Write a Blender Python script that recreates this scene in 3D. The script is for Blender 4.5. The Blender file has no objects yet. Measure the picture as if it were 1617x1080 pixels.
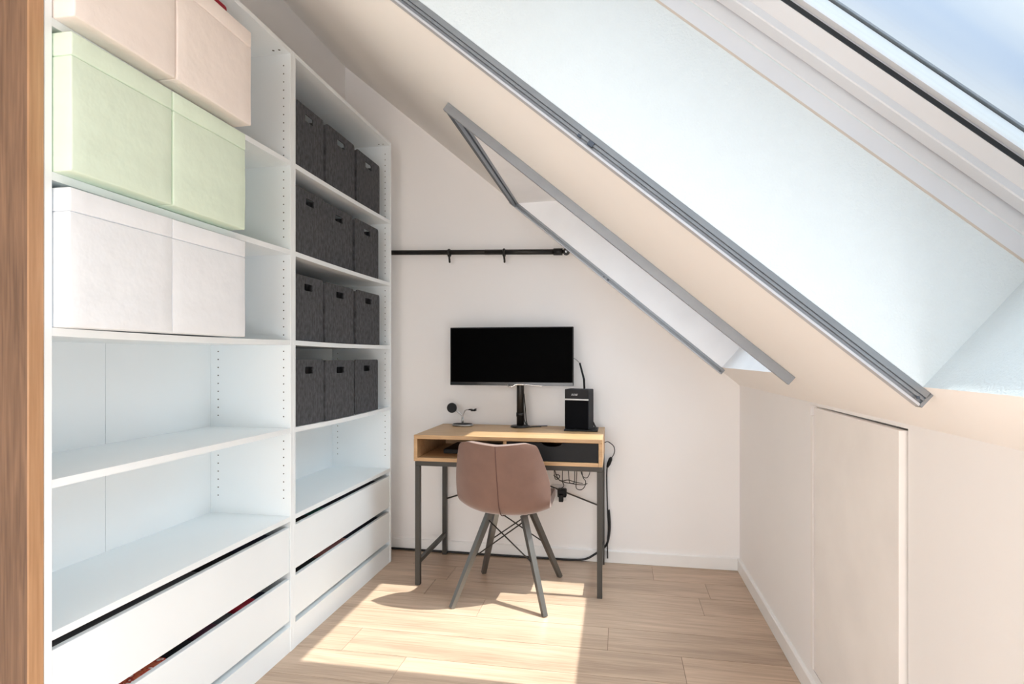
import bpy, bmesh, math, random
from mathutils import Vector, Matrix
random.seed(7)
SC = bpy.context.scene
COL = SC.collection
PI = math.pi

# ------------------------------------------------------------------ camera
F_PX, YAW, EYE, HORIZON = 908.3, 0.1821, 1.1525, 564.2
cam_d = bpy.data.cameras.new('camera'); cam = bpy.data.objects.new('camera', cam_d); COL.objects.link(cam)
cam.location = (0, 0, EYE); cam.rotation_euler = (PI/2, 0, YAW)
cam_d.sensor_fit = 'HORIZONTAL'; cam_d.sensor_width = 36; cam_d.lens = 36*F_PX/1617
cam_d.shift_y = (HORIZON-540)/1617; cam_d.clip_start = 0.02
SC.camera = cam

# ------------------------------------------------------------------ light
SC.view_settings.view_transform = 'Standard'; SC.view_settings.look = 'None'
SC.view_settings.gamma = 1; SC.view_settings.use_curve_mapping = False
SC.view_settings.exposure = 0.0
SC.cycles.max_bounces = 14; SC.cycles.diffuse_bounces = 9; SC.cycles.transparent_max_bounces = 16
SC.cycles.sample_clamp_indirect = 6.0
SUN_DIR = Vector((-0.575, 0.0, -1.0)).normalized()
SUN_E, SKY_E, SKY_HALO = 7.4, 0.92, 15.0
sd = bpy.data.lights.new('sun', 'SUN'); so = bpy.data.objects.new('sun', sd); COL.objects.link(so)
sd.energy = SUN_E; sd.angle = 0.010; sd.color = (1.0, 0.96, 0.91)
so.rotation_euler = SUN_DIR.to_track_quat('-Z', 'Y').to_euler(); so.location = (3, 1, 5)

# roof slope frame: s runs up the slope, n points out through the roof
B0 = Vector((0.648, 0, 1.0)); TS = Vector((-0.7642, 0, 0.6450)); NS = Vector((0.6450, 0, 0.7642))
def S(s, y, d): return B0 + TS*s + NS*d + Vector((0, y, 0))

W = bpy.data.worlds.new('sky'); SC.world = W; W.use_nodes = True
def nt_clear(nt): nt.nodes.clear(); return nt
def world():
    nt = nt_clear(W.node_tree); N = nt.nodes; L = nt.links
    def m(op, a, b=None, c=None):
        n = N.new('ShaderNodeMath'); n.operation = op
        for i, v in enumerate((a, b, c)):
            if v is None: continue
            if isinstance(v, (int, float)): n.inputs[i].default_value = v
            else: L.new(v, n.inputs[i])
        return n.outputs[0]
    def dot(v, u):
        n = N.new('ShaderNodeVectorMath'); n.operation = 'DOT_PRODUCT'; L.new(v, n.inputs[0]); n.inputs[1].default_value = u
        return n.outputs['Value']
    tc = N.new('ShaderNodeTexCoord'); g = tc.outputs['Generated']
    z = dot(g, (0, 0, 1))
    ramp = N.new('ShaderNodeValToRGB'); L.new(z, ramp.inputs[0])
    e = ramp.color_ramp.elements
    e[0].position = 0.0; e[0].color = (0.66, 0.70, 0.74, 1); e[1].position = 1.0; e[1].color = (0.36, 0.56, 0.95, 1)
    k = ramp.color_ramp.elements.new(0.35); k.color = (0.54, 0.68, 0.94, 1)
    # long pale streaks painted into the sky for reflections in the glazing
    comb = N.new('ShaderNodeCombineXYZ')
    L.new(m('MULTIPLY', dot(g, tuple(TS)), 0.35), comb.inputs[0]); L.new(m('MULTIPLY', dot(g, (0, 1, 0)), 9.0), comb.inputs[1])
    L.new(m('MULTIPLY', dot(g, tuple(NS)), 9.0), comb.inputs[2])
    no = N.new('ShaderNodeTexNoise'); no.inputs['Scale'].default_value = 1.0; no.inputs['Detail'].default_value = 3; L.new(comb.outputs[0], no.inputs['Vector'])
    cl = N.new('ShaderNodeMapRange'); L.new(no.outputs['Fac'], cl.inputs[0]); cl.inputs[1].default_value = 0.34; cl.inputs[2].default_value = 0.58
    mix = N.new('ShaderNodeMix'); mix.data_type = 'RGBA'; L.new(cl.outputs[0], mix.inputs[0]); L.new(ramp.outputs[0], mix.inputs[6]); mix.inputs[7].default_value = (0.92, 0.97, 1.05, 1)
    # bright haze around the sun
    c = m('MAXIMUM', dot(g, tuple(-SUN_DIR)), 0.0)
    h = m('MULTIPLY', m('POWER', c, 9.0), SKY_HALO)
    add = N.new('ShaderNodeMix'); add.data_type = 'RGBA'; add.blend_type = 'ADD'; add.inputs[0].default_value = 1
    hv = N.new('ShaderNodeVectorMath'); hv.operation = 'SCALE'; hv.inputs[0].default_value = (0.84, 0.94, 1.06); L.new(h, hv.inputs['Scale'])
    L.new(mix.outputs[2], add.inputs[6]); L.new(hv.outputs[0], add.inputs[7])
    bg = N.new('ShaderNodeBackground'); bg.inputs[1].default_value = SKY_E; L.new(add.outputs[2], bg.inputs[0])
    out = N.new('ShaderNodeOutputWorld'); L.new(bg.outputs[0], out.inputs[0])
world()

# added fill lamps out of view, standing in for light from the loft
def fill_light(name, loc, aim, w, h, power):
    d = bpy.data.lights.new(name, 'AREA'); o = bpy.data.objects.new(name, d); COL.objects.link(o)
    d.shape = 'RECTANGLE'; d.size = w; d.size_y = h; d.energy = power; d.color = (0.96, 0.975, 1.0)
    o.location = loc; o.rotation_euler = Vector(aim).to_track_quat('-Z', 'Y').to_euler()
fill_light('fill_light_right', (0.56, 0.02, 0.50), (-0.95, 0.10, 0.26), 0.9, 0.75, 17)
fill_light('fill_light_rear', (-0.55, -2.45, 1.30), (0.0, 1.0, 0.0), 1.9, 1.9, 56)

# ------------------------------------------------------------------ materials
def mat(name, col, rough=0.6, metal=0.0, noise=None, bump=None, spec=0.5, sheen=0, coat=0):
    """noise=(scale, amount, stretch xyz); bump=(scale, strength, distance)"""
    m = bpy.data.materials.new(name); m.use_nodes = True; nt = m.node_tree; N = nt.nodes; L = nt.links
    b = N['Principled BSDF']; b.inputs['Base Color'].default_value = (*col, 1); b.inputs['Roughness'].default_value = rough
    b.inputs['Metallic'].default_value = metal; b.inputs['Specular IOR Level'].default_value = spec
    if sheen: b.inputs['Sheen Weight'].default_value = sheen; b.inputs['Sheen Roughness'].default_value = 0.4
    if coat: b.inputs['Coat Weight'].default_value = coat
    tc = N.new('ShaderNodeTexCoord')
    sc, am, st = noise or (6, 0.03, (1, 1, 1))
    mp = N.new('ShaderNodeMapping'); mp.inputs['Scale'].default_value = st; L.new(tc.outputs['Object'], mp.inputs[0])
    no = N.new('ShaderNodeTexNoise'); no.inputs['Scale'].default_value = sc; no.inputs['Detail'].default_value = 5; L.new(mp.outputs[0], no.inputs['Vector'])
    mr = N.new('ShaderNodeMapRange'); mr.inputs[1].default_value = 0.3; mr.inputs[2].default_value = 0.7
    mr.inputs[3].default_value = 1-am; mr.inputs[4].default_value = 1+am; L.new(no.outputs['Fac'], mr.inputs[0])
    vm = N.new('ShaderNodeVectorMath'); vm.operation = 'SCALE'; vm.inputs[0].default_value = col; L.new(mr.outputs[0], vm.inputs['Scale'])
    L.new(vm.outputs[0], b.inputs['Base Color'])
    if bump:
        n2 = N.new('ShaderNodeTexNoise'); n2.inputs['Scale'].default_value = bump[0]; n2.inputs['Detail'].default_value = 4; L.new(tc.outputs['Object'], n2.inputs['Vector'])
        bp = N.new('ShaderNodeBump'); bp.inputs['Strength'].default_value = bump[1]; bp.inputs['Distance'].default_value = bump[2]
        L.new(n2.outputs['Fac'], bp.inputs['Height']); L.new(bp.outputs[0], b.inputs['Normal'])
    return m

def wood(name, c1, c2, axis, scale=1.0, rough=0.5, attr=None, fine=0.5):
    """long grain along axis 0/1/2"""
    m = bpy.data.materials.new(name); m.use_nodes = True; nt = m.node_tree; N = nt.nodes; L = nt.links
    b = N['Principled BSDF']; b.inputs['Roughness'].default_value = rough
    tc = N.new('ShaderNodeTexCoord'); vec = tc.outputs['Object']
    if attr:
        at = N.new('ShaderNodeAttribute'); at.attribute_name = attr
        av = N.new('ShaderNodeVectorMath'); av.operation = 'SCALE'; L.new(at.outputs['Color'], av.inputs[0]); av.inputs['Scale'].default_value = 37
        a2 = N.new('ShaderNodeVectorMath'); a2.operation = 'ADD'; L.new(vec, a2.inputs[0]); L.new(av.outputs[0], a2.inputs[1]); vec = a2.outputs[0]
    def grain(sl, sa, detail, dist):
        mp = N.new('ShaderNodeMapping'); s = [sa*scale]*3; s[axis] = sl*scale; mp.inputs['Scale'].default_value = s; L.new(vec, mp.inputs[0])
        no = N.new('ShaderNodeTexNoise'); no.inputs['Scale'].default_value = 1; no.inputs['Detail'].default_value = detail
        no.inputs['Distortion'].default_value = dist; L.new(mp.outputs[0], no.inputs['Vector']); return no.outputs['Fac']
    g1 = grain(1.6, 14, 6, 0.9); g2 = grain(5, 130, 3, 0.2)
    mm = N.new('ShaderNodeMath'); mm.operation = 'MULTIPLY_ADD'; L.new(g2, mm.inputs[0]); mm.inputs[1].default_value = fine; 
    m3 = N.new('ShaderNodeMath'); m3.operation = 'MULTIPLY'; L.new(g1, m3.inputs[0]); m3.inputs[1].default_value = 1-fine; L.new(m3.outputs[0], mm.inputs[2])
    rp = N.new('ShaderNodeValToRGB'); L.new(mm.outputs[0], rp.inputs[0]); e = rp.color_ramp.elements
    e[0].position = 0.36; e[0].color = (*c2, 1); e[1].position = 0.61; e[1].color = (*c1, 1)
    colr = rp.outputs[0]
    if attr:
        sx = N.new('ShaderNodeSeparateColor'); L.new(at.outputs['Color'], sx.inputs[0])
        mr = N.new('ShaderNodeMapRange'); mr.inputs[3].default_value = 0.91; mr.inputs[4].default_value = 1.08; L.new(sx.outputs[0], mr.inputs[0])
        vs = N.new('ShaderNodeVectorMath'); vs.operation = 'SCALE'; L.new(colr, vs.inputs[0]); L.new(mr.outputs[0], vs.inputs['Scale']); colr = vs.outputs[0]
    L.new(colr, b.inputs['Base Color'])
    bp = N.new('ShaderNodeBump'); bp.inputs['Strength'].default_value = 0.15; bp.inputs['Distance'].default_value = 0.001; L.new(g2, bp.inputs['Height']); L.new(bp.outputs[0], b.inputs['Normal'])
    return m

M = {}
M['wall'] = mat('wall_paint', (0.90, 0.885, 0.875), 0.75, noise=(2, 0.012, (1, 1, 1)), bump=(160, 0.12, 0.001))
M['ceil'] = mat('slope_paint', (0.92, 0.895, 0.865), 0.8, noise=(2, 0.012, (1, 1, 1)), bump=(120, 0.08, 0.001))
M['revealf'] = mat('smooth_white_plaster', (0.92, 0.93, 0.945), 0.7)  # far reveals: colour raised to make up for weak light there
M['reveal'] = mat('stippled_plaster', (0.60, 0.66, 0.68), 0.8, noise=(30, 0.012, (1, 1, 1)), bump=(230, 0.7, 0.002))  # near reveals: colour lowered to offset the strong light on them
M['trimw'] = mat('white_lacquer', (0.88, 0.88, 0.87), 0.4)
M['door'] = mat('hatch_paint', (0.90, 0.87, 0.84), 0.6)
M['gap'] = mat('gap_shade', (0.03, 0.025, 0.02), 0.9)  # hatch cavity back painted near-black for the shade in the gap
M['caulk'] = mat('beige_sealant', (0.50, 0.44, 0.38), 0.7)
M['frame'] = mat('window_white', (0.61, 0.635, 0.665), 0.35)
M['gasket'] = mat('black_gasket', (0.012, 0.016, 0.02), 0.5)
M['alu'] = mat('grey_aluminium', (0.27, 0.29, 0.31), 0.38, 0.75, noise=(20, 0.04, (1, 1, 1)))
M['lip'] = mat('pale_aluminium_lip', (0.50, 0.51, 0.54), 0.4, 0.3)
M['alud'] = mat('dark_track_groove', (0.05, 0.065, 0.09), 0.5)
M['floor'] = wood('oak_laminate', (0.60, 0.445, 0.325), (0.40, 0.285, 0.20), 0, 1.0, 0.42, 'tint', 0.42)
M['floorbase'] = mat('floor_joint', (0.17, 0.11, 0.07), 0.8)
M['pax'] = mat('white_melamine', (0.845, 0.895, 0.915), 0.38, noise=(3, 0.01, (1, 1, 1)))
M['hole'] = mat('drilled_hole', (0.10, 0.09, 0.07), 0.8)
M['oakdesk'] = wood('desk_oak', (0.56, 0.35, 0.18), (0.40, 0.235, 0.11), 0, 1.6, 0.42)
M['board'] = wood('shaded_brown_wood', (0.215, 0.12, 0.066), (0.11, 0.058, 0.03), 2, 1.2, 0.5, None, 0.55)  # board front: shade of its camera side put into the colour
M['boardedge'] = wood('lit_wood_edge', (0.50, 0.29, 0.155), (0.38, 0.205, 0.10), 2, 1.0, 0.45)  # same board, edge coloured lighter as its lit side
M['steel'] = mat('dark_grey_steel', (0.055, 0.051, 0.045), 0.5, 0.2)
M['drawerb'] = mat('black_drawer', (0.012, 0.0125, 0.0135), 0.6, spec=0.25)
M['felt'] = mat('dark_grey_felt', (0.064, 0.067, 0.074), 0.95, noise=(70, 0.42, (1, 1, 0.6)), bump=(260, 0.5, 0.002))
M['fgreen'] = mat('mint_fabric', (0.72, 0.85, 0.71), 0.85, noise=(5, 0.03, (1, 1, 4)), bump=(9, 0.55, 0.012))
M['fwhite'] = mat('white_fabric', (0.83, 0.87, 0.91), 0.85, noise=(5, 0.02, (1, 1, 4)), bump=(9, 0.5, 0.012))
M['fbeige'] = mat('light_beige_fabric', (0.88, 0.81, 0.765), 0.85, noise=(5, 0.02, (1, 1, 4)), bump=(9, 0.55, 0.012))
M['velvet'] = mat('mauve_velvet', (0.205, 0.125, 0.10), 0.9, noise=(14, 0.06, (1, 1, 1)), bump=(240, 0.35, 0.001), sheen=0.55, spec=0.2)
M['seam'] = mat('seam_thread', (0.12, 0.06, 0.05), 0.9)
M['chairleg'] = mat('brushed_gunmetal', (0.21, 0.21, 0.205), 0.33, 0.85)
M['black'] = mat('black_plastic', (0.009, 0.009, 0.010), 0.5, spec=0.3)
M['blackm'] = mat('black_metal', (0.02, 0.018, 0.016), 0.4, 0.3)
M['screen'] = mat('off_screen', (0.0004, 0.0004, 0.0004), 0.5, spec=0.02)
M['bezel'] = mat('glossy_black_bezel', (0.004, 0.004, 0.004), 0.12)
M['chrome'] = mat('chrome', (0.75, 0.75, 0.75), 0.15, 1.0)
M['silver'] = mat('silver_grey', (0.42, 0.41, 0.40), 0.35, 0.7)
M['grille'] = mat('speaker_mesh', (0.004, 0.0045, 0.006), 0.95, spec=0.1, bump=(900, 0.6, 0.001))
M['spk'] = mat('speaker_body', (0.026, 0.026, 0.028), 0.7, spec=0.2)
M['logo'] = mat('silver_lettering', (0.7, 0.7, 0.7), 0.3, 0.6)
M['cable'] = mat('black_cable', (0.012, 0.012, 0.013), 0.5)
M['cableg'] = mat('grey_cable', (0.12, 0.12, 0.13), 0.5)
M['red'] = mat('crimson_cloth', (0.33, 0.012, 0.03), 0.9)
M['navy'] = mat('navy_cloth', (0.018, 0.02, 0.045), 0.9)
M['plum'] = mat('plum_cloth', (0.10, 0.035, 0.06), 0.9)
M['greyc'] = mat('grey_cloth', (0.10, 0.10, 0.11), 0.9)
M['teal'] = mat('teal_cloth', (0.02, 0.12, 0.10), 0.9)
M['blackc'] = mat('black_cloth', (0.015, 0.015, 0.018), 0.9)
M['rose'] = mat('dusty_pink_cloth', (0.30, 0.12, 0.11), 0.9)
M['paper'] = mat('white_sticker', (0.8, 0.8, 0.8), 0.6)

def dotted():
    m = bpy.data.materials.new('dotted_red_cloth'); m.use_nodes = True; nt = m.node_tree; N = nt.nodes; L = nt.links
    b = N['Principled BSDF']; b.inputs['Roughness'].default_value = 0.9
    tc = N.new('ShaderNodeTexCoord'); v = N.new('ShaderNodeTexVoronoi'); v.inputs['Scale'].default_value = 62; L.new(tc.outputs['Object'], v.inputs['Vector'])
    r = N.new('ShaderNodeValToRGB'); L.new(v.outputs['Distance'], r.inputs[0]); r.color_ramp.interpolation = 'CONSTANT'
    e = r.color_ramp.elements; e[0].color = (0.85, 0.72, 0.66, 1); e[1].position = 0.36; e[1].color = (0.50, 0.07, 0.04, 1)
    k = e.new(0.62); k.color = (0.66, 0.17, 0.08, 1)
    L.new(r.outputs[0], b.inputs['Base Color']); return m
M['dots'] = dotted()
def glass_mat():
    m = bpy.data.materials.new('window_glass'); m.use_nodes = True; nt = nt_clear(m.node_tree); N = nt.nodes; L = nt.links
    t = N.new('ShaderNodeBsdfTransparent'); t.inputs[0].default_value = (0.95, 0.975, 0.97, 1)
    g = N.new('ShaderNodeBsdfGlossy'); g.inputs[0].default_value = (1, 1, 1, 1); g.inputs['Roughness'].default_value = 0.02
    lw = N.new('ShaderNodeLayerWeight'); lw.inputs[0].default_value = 0.5
    pw = N.new('ShaderNodeMath'); pw.operation = 'POWER'; L.new(lw.outputs['Facing'], pw.inputs[0]); pw.inputs[1].default_value = 5
    fr = N.new('ShaderNodeMath'); fr.operation = 'MULTIPLY_ADD'; L.new(pw.outputs[0], fr.inputs[0]); fr.inputs[1].default_value = 0.6; fr.inputs[2].default_value = 0.03
    mx = N.new('ShaderNodeMixShader'); L.new(fr.outputs[0], mx.inputs[0]); L.new(t.outputs[0], mx.inputs[1]); L.new(g.outputs[0], mx.inputs[2])
    o = N.new('ShaderNodeOutputMaterial'); L.new(mx.outputs[0], o.inputs[0]); return m
M['glass'] = glass_mat()

# ------------------------------------------------------------------ helpers
def nb(): return bmesh.new()
def box(bm, x0, x1, y0, y1, z0, z1, bev=0.0, mi=0, seg=2):
    vs = [bm.verts.new((x, y, z)) for x in (x0, x1) for y in (y0, y1) for z in (z0, z1)]
    q = [(0, 1, 3, 2), (4, 6, 7, 5), (0, 4, 5, 1), (2, 3, 7, 6), (0, 2, 6, 4), (1, 5, 7, 3)]
    fs = [bm.faces.new([vs[i] for i in f]) for f in q]
    for f in fs: f.material_index = mi
    if bev > 0:
        es = list({e for f in fs for e in f.edges})
        r = bmesh.ops.bevel(bm, geom=es, offset=bev, segments=seg, affect='EDGES', profile=0.5)
        for f in r['faces']: f.material_index = mi
    return vs
def prism(bm, pts, vec, mi=0):
    """closed polygon pts (3D) extruded by vec"""
    a = [bm.verts.new(p) for p in pts]; b = [bm.verts.new(Vector(p)+Vector(vec)) for p in pts]
    n = len(pts); fs = [bm.faces.new(a[::-1]), bm.faces.new(b)]
    for i in range(n): fs.append(bm.faces.new((a[i], a[(i+1) % n], b[(i+1) % n], b[i])))
    for f in fs: f.material_index = mi
    return fs
def frame_axes(d):
    d = d.normalized(); u = Vector((0, 0, 1)).cross(d)
    if u.length < 1e-4: u = Vector((1, 0, 0))
    u.normalize(); return u, d.cross(u).normalized()
def tube(bm, pts, r, n=10, mi=0, cap=True, sq=False, twist=0.0):
    pts = [Vector(p) for p in pts]; rs = r if isinstance(r, (list, tuple)) else [r]*len(pts)
    rings = []; u0 = None
    for i, p in enumerate(pts):
        d = (pts[min(i+1, len(pts)-1)] - pts[max(i-1, 0)])
        if u0 is None: u, v = frame_axes(d)
        else:
            dn = d.normalized(); u = (u0 - dn*u0.dot(dn)).normalized(); v = dn.cross(u)
        u0 = u; ring = []
        for k in range(n):
            a = 2*PI*k/n + twist + (PI/4 if sq else 0)
            rr = rs[i]*(math.sqrt(2) if sq else 1)
            ring.append(bm.verts.new(p + u*math.cos(a)*rr + v*math.sin(a)*rr))
        rings.append(ring)
    for a, b in zip(rings, rings[1:]):
        for k in range(n):
            f = bm.faces.new((a[k], a[(k+1) % n], b[(k+1) % n], b[k])); f.material_index = mi; f.smooth = not sq
    if cap:
        for rg in (rings[0][::-1], rings[-1]):
            f = bm.faces.new(rg); f.material_index = mi
def sqtube(bm, a, b, r, mi=0): tube(bm, [a, b], r, 4, mi, True, True)
def lathe(bm, prof, c, n=28, mi=0, axis='z'):
    rings = []
    for r, h in prof:
        ring = []
        for k in range(n):
            a = 2*PI*k/n; x, y = r*math.cos(a), r*math.sin(a)
            p = {'z': (x, y, h), 'y': (x, h, y), 'x': (h, x, y)}[axis]
            ring.append(bm.verts.new(Vector(c)+Vector(p)))
        rings.append(ring)
    for a, b in zip(rings, rings[1:]):
        for k in range(n):
            f = bm.faces.new((a[k], a[(k+1) % n], b[(k+1) % n], b[k])); f.material_index = mi; f.smooth = True
    bm.faces.new(rings[0][::-1]).material_index = mi; bm.faces.new(rings[-1]).material_index = mi
def spline(pts, n=8):
    P = [Vector(p) for p in pts]; out = []
    for i in range(len(P)-1):
        p0, p1, p2, p3 = P[max(i-1, 0)], P[i], P[i+1], P[min(i+2, len(P)-1)]
        for k in range(n):
            t = k/n
            out.append(0.5*((2*p1)+(p2-p0)*t+(2*p0-5*p1+4*p2-p3)*t*t+(3*p1-p0-3*p2+p3)*t**3))
    out.append(P[-1]); return out
def mk(name, bm, mats, parent=None, loc=None, smooth=False):
    """link bm (world coordinates) as one mesh object; origin at the parent's or at loc"""
    off = Vector(loc) if loc is not None else (root_of(parent) if parent else Vector((0, 0, 0)))
    bmesh.ops.recalc_face_normals(bm, faces=bm.faces)
    bmesh.ops.translate(bm, verts=bm.verts, vec=-off)
    me = bpy.data.meshes.new(name); bm.to_mesh(me); bm.free()
    for m in (mats if isinstance(mats, (list, tuple)) else [mats]): me.materials.append(M[m] if isinstance(m, str) else m)
    if smooth:
        for p in me.polygons: p.use_smooth = True
    o = bpy.data.objects.new(name, me); COL.objects.link(o)
    if parent: o.parent = parent
    else: o.location = off
    return o
def root_of(o):
    while o.parent: o = o.parent
    return Vector(o.location)
def tag(o, label, cat, group=None):
    o['label'] = label; o['category'] = cat
    if group: o['group'] = group
    return o
def thing(name, label, cat, loc, group=None):
    o = bpy.data.objects.new(name, None); o.empty_display_size = 0.05; COL.objects.link(o); o.location = loc
    return tag(o, label, cat, group)
def struct(name, bm, mats, parent=None):
    o = mk(name, bm, mats, parent)
    if not parent: o['kind'] = 'structure'
    return o
def rings_of(o): return [c for c in COL.objects if c.parent == o]
def copy_thing(root, loc, label, group=None):
    r = root.copy(); COL.objects.link(r); r.location = loc; r['label'] = label
    if group: r['group'] = group
    for ch in rings_of(root):
        c = ch.copy(); COL.objects.link(c); c.parent = r
        for g in rings_of(ch):
            d = g.copy(); COL.objects.link(d); d.parent = c
    return r

# ------------------------------------------------------------------ room shell
XL, XR, YF, YN = -1.646, 0.648, 3.285, -2.55
def slope_z(x): return 1.0 + (0.648-x)*0.6450/0.7642
# floor: one quad per plank over a dark joint bed
bm = nb()
box(bm, XL-0.1, XR+0.1, YN-0.1, YF+0.1, -0.10, -0.0025, mi=1)
PW, PL = 0.191, 1.31
rows = {-1: -0.80, 0: 0.24, 1: -0.04, 2: -0.62, 3: -0.93, 4: 0.435, 5: 0.183}
tint = bm.loops.layers.color.new('tint')
yk = 2.103 - PW*26; r_i = -26
while yk < YF:
    x0 = rows.get(r_i, random.uniform(-1, 0.3)) - 4*PL
    y0, y1 = max(yk, YN), min(yk+PW, YF)
    if y1 > y0 + 0.01:
        while x0 < XR:
            a, b = max(x0, XL), min(x0+PL, XR)
            if b > a + 0.01:
                g = 0.0009
                vs = [bm.verts.new(p) for p in ((a+g, y0+g, 0), (b-g, y0+g, 0), (b-g, y1-g, 0), (a+g, y1-g, 0))]
                lw = [bm.verts.new(v.co+Vector((0, 0, -0.0025))) for v in vs]
                c = (random.random(), random.random(), random.random(), 1)
                for f in [bm.faces.new(vs)] + [bm.faces.new((vs[i], lw[i], lw[(i+1) % 4], vs[(i+1) % 4])) for i in range(4)]:
                    for lp in f.loops: lp[tint] = c
            x0 += PL
    yk += PW; r_i += 1
struct('floor', bm, ['floor', 'floorbase'])
# walls
bm = nb(); prism(bm, [(XL-.1, YF, -.1), (XR+.1, YF, -.1), (XR+.1, YF, slope_z(XR)+.05), (XR, YF, 1.0+0.05), (XL-.1, YF, slope_z(XL)+0.13)], (0, 0.1, 0)); struct('wall_far', bm, 'wall')
bm = nb(); prism(bm, [(XL-.1, YN, -.1), (XR+.1, YN, -.1), (XR+.1, YN, slope_z(XR)+.05), (XR, YN, 1.0+0.05), (XL-.1, YN, slope_z(XL)+0.13)], (0, -0.1, 0)); struct('wall_near', bm, 'wall')
bm = nb(); box(bm, XL-.1, XL, YN, YF, -.1, slope_z(XL)+0.06); struct('wall_left', bm, 'wall')
DY0, DY1, DZ0, DZ1 = 1.447, 2.118, 0.098, 0.990
bm = nb()
for (a, b, c, d) in ((YN, DY0, -.1, 1.0), (DY1, YF, -.1, 1.0), (DY0, DY1, -.1, DZ0), (DY0, DY1, DZ1, 1.0)):
    box(bm, XR, XR+.1, a, b, c, d)
box(bm, XR+0.045, XR+0.1, DY0, DY1, DZ0, DZ1, mi=1)
struct('wall_right', bm, ['wall', 'gap'])
# hatch door, standing slightly open on its near edge
bm = nb()
prism(bm, [(XR-0.001, 2.080, DZ0+.006), (XR+0.020, 2.080, DZ0+.006), (XR+0.008, 1.463, DZ0+.006), (XR-0.013, 1.463, DZ0+.006)], (0, 0, DZ1-DZ0-0.012))
bmesh.ops.bevel(bm, geom=list(bm.edges), offset=0.0012, segments=1, affect='EDGES')
dr = struct('door_1', bm, 'door')
bm = nb()
prism(bm, [(XR-0.0135, 1.462, DZ0+.006), (XR+0.008, 1.462, DZ0+.006), (XR+0.008, 1.460, DZ0+.006), (XR-0.0135, 1.460, DZ0+.006)], (0, 0, DZ1-DZ0-0.012))
mk('edge_band', bm, 'door', dr)
bm = nb(); box(bm, XR-0.0015, XR+0.03, 2.095, DY1-0.002, DZ0, 0.955, 0.001); struct('trim_1', bm, 'door')
# baseboards
def baseboard(name, pts, vec, n):
    bm = nb(); prism(bm, pts, vec); return struct(name, bm, 'trimw')
H = 0.068; T = 0.013
baseboard('baseboard_far', [(XL, YF, 0.001), (XL, YF-T, 0.001), (XL, YF-T, H-.004), (XL, YF-T+.004, H), (XL, YF, H)], (XR-XL, 0, 0), 0)
baseboard('baseboard_right', [(XR, YN, 0.001), (XR-T, YN, 0.001), (XR-T, YN, H-.004), (XR-T+.004, YN, H), (XR, YN, H)], (0, YF-T-YN, 0), 0)
baseboard('baseboard_left', [(XL, YN, 0.001), (XL+T, YN, 0.001), (XL+T, YN, H-.004), (XL+T-.004, YN, H), (XL, YN, H)], (0, 1.0-YN, 0), 0)

# sloped ceiling with the three window openings and their reveals
S0, S1, ST = 0.155, 1.555, 3.06
WIN = [(-0.09, 1.13), (1.93, 3.13), (-2.15, -0.95)]      # y ranges of window_1 (near), window_2 (far), added_window_3 (behind, unseen, added for more sky light)
SW0, SW1, DF = 0.155, 1.254, 0.262
bm = nb()
ys = sorted({YN-.05, YF+.05} | {y for w in WIN for y in w})
def q(*p, mi=0):
    f = bm.faces.new([bm.verts.new(v) for v in p]); f.material_index = mi
ss = [-0.03, S0, S1, ST]
for i in range(len(ys)-1):
    for j in range(3):
        if j == 1 and any(abs(ys[i]-w[0]) < 1e-6 for w in WIN): continue
        q(S(ss[j], ys[i], 0), S(ss[j], ys[i+1], 0), S(ss[j+1], ys[i+1], 0), S(ss[j+1], ys[i], 0))
for (a, b) in WIN:
    for y in (a, b):
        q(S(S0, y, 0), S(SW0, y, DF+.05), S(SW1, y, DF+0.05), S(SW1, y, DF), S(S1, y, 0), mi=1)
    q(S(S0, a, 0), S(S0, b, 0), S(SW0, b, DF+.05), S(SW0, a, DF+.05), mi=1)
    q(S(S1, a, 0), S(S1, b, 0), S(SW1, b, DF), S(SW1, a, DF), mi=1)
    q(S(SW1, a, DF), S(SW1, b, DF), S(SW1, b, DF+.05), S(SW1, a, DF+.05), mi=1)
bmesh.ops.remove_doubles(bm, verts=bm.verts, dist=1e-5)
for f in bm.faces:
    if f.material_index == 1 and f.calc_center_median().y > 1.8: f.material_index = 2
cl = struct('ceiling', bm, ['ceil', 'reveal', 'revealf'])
bm = nb()   # outer roof boarding, around the window holes
for i in range(len(ys)-1):
    hole = any(abs(ys[i]-w[0]) < 1e-6 for w in WIN)
    for (s0, s1) in ((-0.03, SW0), (SW0, SW1), (SW1, ST)):
        if hole and s0 == SW0: continue
        a = S(s0, ys[i], 0.315); vs = [S(s0, ys[i], 0.315), S(s0, ys[i+1], 0.315), S(s1, ys[i+1], 0.315), S(s1, ys[i], 0.315)]
        prism(bm, vs, NS*0.05)
mk('roof_boarding', bm, 'ceil', cl)

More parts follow.
